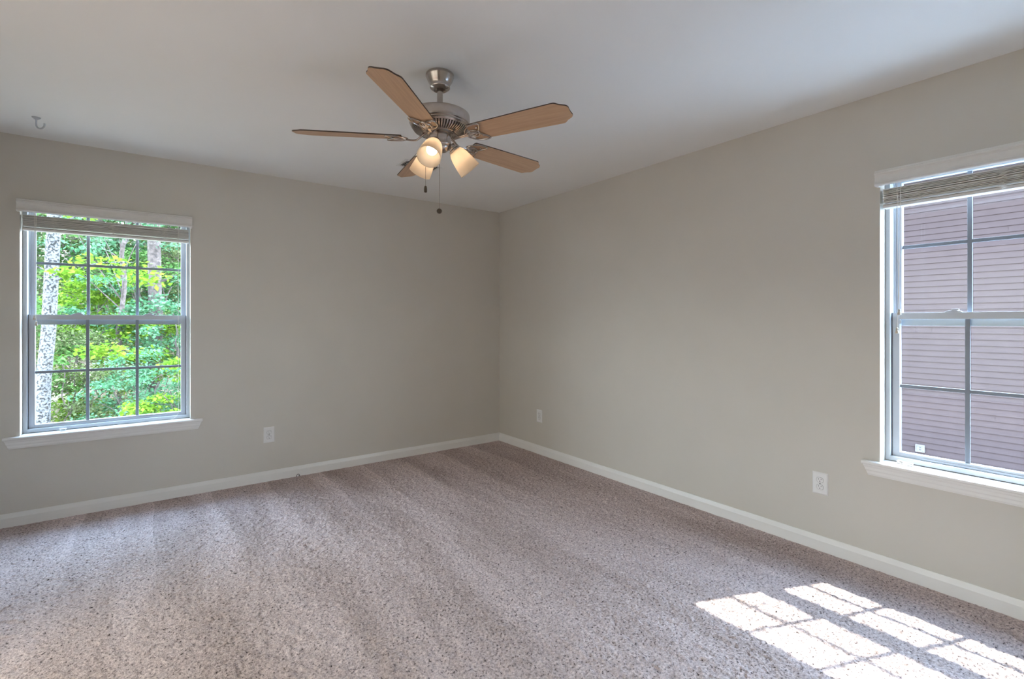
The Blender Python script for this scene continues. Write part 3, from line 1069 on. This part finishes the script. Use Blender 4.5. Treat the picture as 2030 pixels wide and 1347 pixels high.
def trunk_path(h, lean, r0, r1, seed, wig=0.04):
    g = random.Random(seed)
    n = 14
    pts = [Vector((lean[0] * k / n + g.uniform(-wig, wig), lean[1] * k / n + g.uniform(-wig, wig), -0.4 + (h + 0.4) * k / n)) for k in range(n + 1)]
    return smooth_path(pts, 3), r0, r1


def add_trunk(mb, h, lean, r0, r1, seed, wig=0.04):
    p, a, b_ = trunk_path(h, lean, r0, r1, seed, wig)
    mb.tube(p, [a + (b_ - a) * i / (len(p) - 1) for i in range(len(p))], 12)


def branchset(mb, clusters, h, lean, r, seed, every=6):
    g = random.Random(seed)
    for i in range(0, len(clusters), every):
        c_ = Vector(clusters[i][:3])
        z0 = max(0.2, c_.z * g.uniform(0.6, 0.9))
        s_ = Vector((lean[0] * z0 / h, lean[1] * z0 / h, z0))
        mid = s_.lerp(c_, 0.5) + Vector((g.uniform(-0.1, 0.1), g.uniform(-0.1, 0.1), 0.08))
        mb.tube(smooth_path([s_, mid, c_], 4), [r * (1 - 0.08 * q) for q in range(9)], 6)


def gz(x, y):
    return float(gheight(np.array([x]), np.array([y]))[0])


def plant(name, label, cat, x, y, leaf_me, wood_me, group=None, rz=0.0, sc=1.0, wood='trunk'):
    r_ = empty(name, (x, y, gz(x, y) - 0.05), rz)
    r_.scale = (sc, sc, sc)
    tag(r_, label, cat, group)
    for nm, me in (('foliage', leaf_me), (wood, wood_me)):
        if me is None:
            continue
        o_ = bpy.data.objects.new(nm, me)
        COL.objects.link(o_)
        o_.parent = r_
    return r_


def wood_mesh(mb, material):
    o_ = mb.build('wood', material, smooth=True)
    me = o_.data
    bpy.data.objects.remove(o_)
    me.name = 'trunk'
    return me


# mottled pale trunk by the left jamb, leaning a touch to the right as it rises
h_ = 9.0
mb = MB()
add_trunk(mb, h_, (0.42, 0.0), 0.092, 0.075, 1, 0.012)
for zz_, dx_, dy_, dz_ in ((3.9, -1.2, -0.6, 0.3), (4.6, 1.3, 0.6, 0.5), (5.4, -1.1, 0.4, 0.6), (3.72, 1.0, -0.8, 0.32)):
    s0 = Vector((0.42 * zz_ / h_, 0, zz_))
    mb.tube(smooth_path([s0, s0 + Vector((dx_ * 0.5, dy_ * 0.5, dz_ * 0.9)), s0 + Vector((dx_, dy_, dz_))], 5), [0.014 - 0.001 * q for q in range(11)], 7)
cl = np.concatenate([np.array([[0.75, -0.75, 4.02, 0.34], [1.15, -0.8, 3.95, 0.38], [0.45, -0.8, 3.85, 0.25], [1.4, -0.9, 3.8, 0.3], [-0.5, -0.5, 4.1, 0.3], [-0.9, -0.6, 4.1, 0.3],
                               [0.75, -0.45, 2.75, 0.3], [1.0, -0.5, 2.7, 0.3]]),
                     crown(70, 2.4, 2.4, 4.8, 9.5, 0.45, 5)])
plant('tree', 'tree with pale lichen-mottled trunk close beside the left edge of the tree-view window', 'tree', -1.42, 10.0,
      leaves('lime', cl, 90, 0.085, M['leaf_lime'], 0.35, 3), wood_mesh(mb, M['bark_pale']))

# brown trunk further back
mb = MB()
add_trunk(mb, 11.0, (0.0, 0.0), 0.15, 0.10, 8, 0.03)
for zz_, dx_, dy_, dz_ in ((3.0, 1.0, -0.4, 0.8), (4.2, -0.9, -0.3, 0.6), (5.0, 1.2, 0.3, 0.8)):
    s0 = Vector((0, 0, zz_))
    mb.tube(smooth_path([s0, s0 + Vector((dx_ * 0.5, dy_ * 0.5, dz_ * 0.4)), s0 + Vector((dx_, dy_, dz_))], 5), [0.04 - 0.003 * q for q in range(11)], 7)
cl = np.concatenate([np.array([[0.9, -0.5, 3.9, 0.4], [-0.8, -0.4, 4.7, 0.4], [0.4, -0.6, 3.3, 0.35], [1.2, 0.2, 5.7, 0.5]]), crown(70, 2.6, 2.6, 5.2, 11.0, 0.5, 15)])
plant('tree', 'tree with dark brown straight trunk behind the right panes of the tree-view window', 'tree', 0.03, 14.0,
      leaves('mid', cl, 90, 0.09, M['leaf_mid'], 0.4, 4), wood_mesh(mb, M['bark_brown']))

# slender grey stem between them
mb = MB()
add_trunk(mb, 7.0, (0.15, 0.0), 0.055, 0.03, 21, 0.05)
cl = crown(60, 1.3, 1.3, 2.2, 7.0, 0.35, 22)
branchset(mb, cl, 7.0, (0.15, 0), 0.014, 4, 4)
plant('sapling', 'slender sapling with thin brown stem left of the dark brown trunk', 'tree', -0.58, 13.0,
      leaves('cool', cl, 90, 0.075, M['leaf_cool'], 0.4, 6), wood_mesh(mb, M['bark_brown']))

# leafy bushes and saplings
kinds = {}
for nm, mt, seed, sz, fl_ in (('lime', 'leaf_lime', 31, 0.085, 0.35), ('mid', 'leaf_mid', 32, 0.075, 0.5), ('cool', 'leaf_cool', 33, 0.07, 0.45), ('olive', 'leaf_olive', 34, 0.065, 0.7)):
    cl = crown(85, 1.35, 1.35, 0.25, 3.0, 0.34, seed)
    mb = MB()
    for q in range(4):
        add_trunk(mb, 2.3, (0.6 * math.cos(q * 1.6 + seed), 0.6 * math.sin(q * 1.6 + seed)), 0.022, 0.010, seed + q, 0.05)
    branchset(mb, cl, 2.3, (0, 0), 0.009, seed, 5)
    kinds[nm] = (leaves(nm, cl, 100, sz, M[mt], fl_, seed), wood_mesh(mb, M['bark_brown']))
big = {}
for nm, mt, seed, sz in (('mid', 'leaf_mid', 41, 0.12), ('cool', 'leaf_cool', 42, 0.11), ('olive', 'leaf_olive', 43, 0.11), ('lime', 'leaf_lime', 44, 0.12)):
    cl = crown(190, 2.6, 2.6, 0.6, 9.0, 0.62, seed)
    mb = MB()
    add_trunk(mb, 8.0, (0.2, 0.1), 0.12, 0.05, seed, 0.06)
    branchset(mb, cl, 8.0, (0.2, 0.1), 0.025, seed, 6)
    big[nm] = (leaves('big_' + nm, cl, 85, sz, M[mt], 0.55, seed), wood_mesh(mb, M['bark_brown']))

near = [('cool', -0.15, 11.2, 0.4, 0.78, 'cool green bush low behind the middle panes of the tree-view window'),
        ('lime', 0.55, 10.3, 1.1, 0.80, 'bright green bush at the lower right corner of the tree-view window'),
        ('olive', -1.25, 12.3, 2.0, 0.80, 'olive bush at the foot of the pale mottled trunk'),
        ('lime', -0.95, 13.6, 2.9, 1.05, 'lime green bush rising right of the pale mottled trunk'),
        ('cool', 0.75, 13.2, 3.9, 1.10, 'bluish green bush in front of the dark brown trunk, to its right'),
        ('mid', -2.3, 12.6, 5.0, 1.05, 'green bush left of the pale mottled trunk'),
        ('mid', -0.35, 15.6, 0.9, 1.15, 'tall green bush in the gap between the two big trunks'),
        ('olive', 0.9, 16.0, 1.9, 1.25, 'olive bush behind and right of the dark brown trunk')]
for nm, x, y, rz, sc_, lb in near:
    plant('shrub', lb, 'bush', x, y, *kinds[nm], group='leafy bushes at the wood edge', rz=rz, sc=sc_, wood='stem')
row = [('mid', -3.0, 17.5), ('olive', -1.2, 18.0), ('cool', 0.4, 18.6), ('mid', 2.0, 17.8), 
       ('mid', -2.2, 21.5), ('olive', -0.2, 22.5), ('lime', 1.4, 21.8), ('cool', -4.2, 22.6), 
       ('olive', -1.4, 26.5), ('cool', 1.0, 27.2), ('mid', -3.8, 27.0)]
for i, (nm, x, y) in enumerate(row):
    plant('tree', 'dense leafy tree in the green woods behind the two big trunks', 'tree', x, y, *big[nm], group='trees filling the woods', rz=i * 1.37, sc=0.95 + 0.12 * (i % 3))
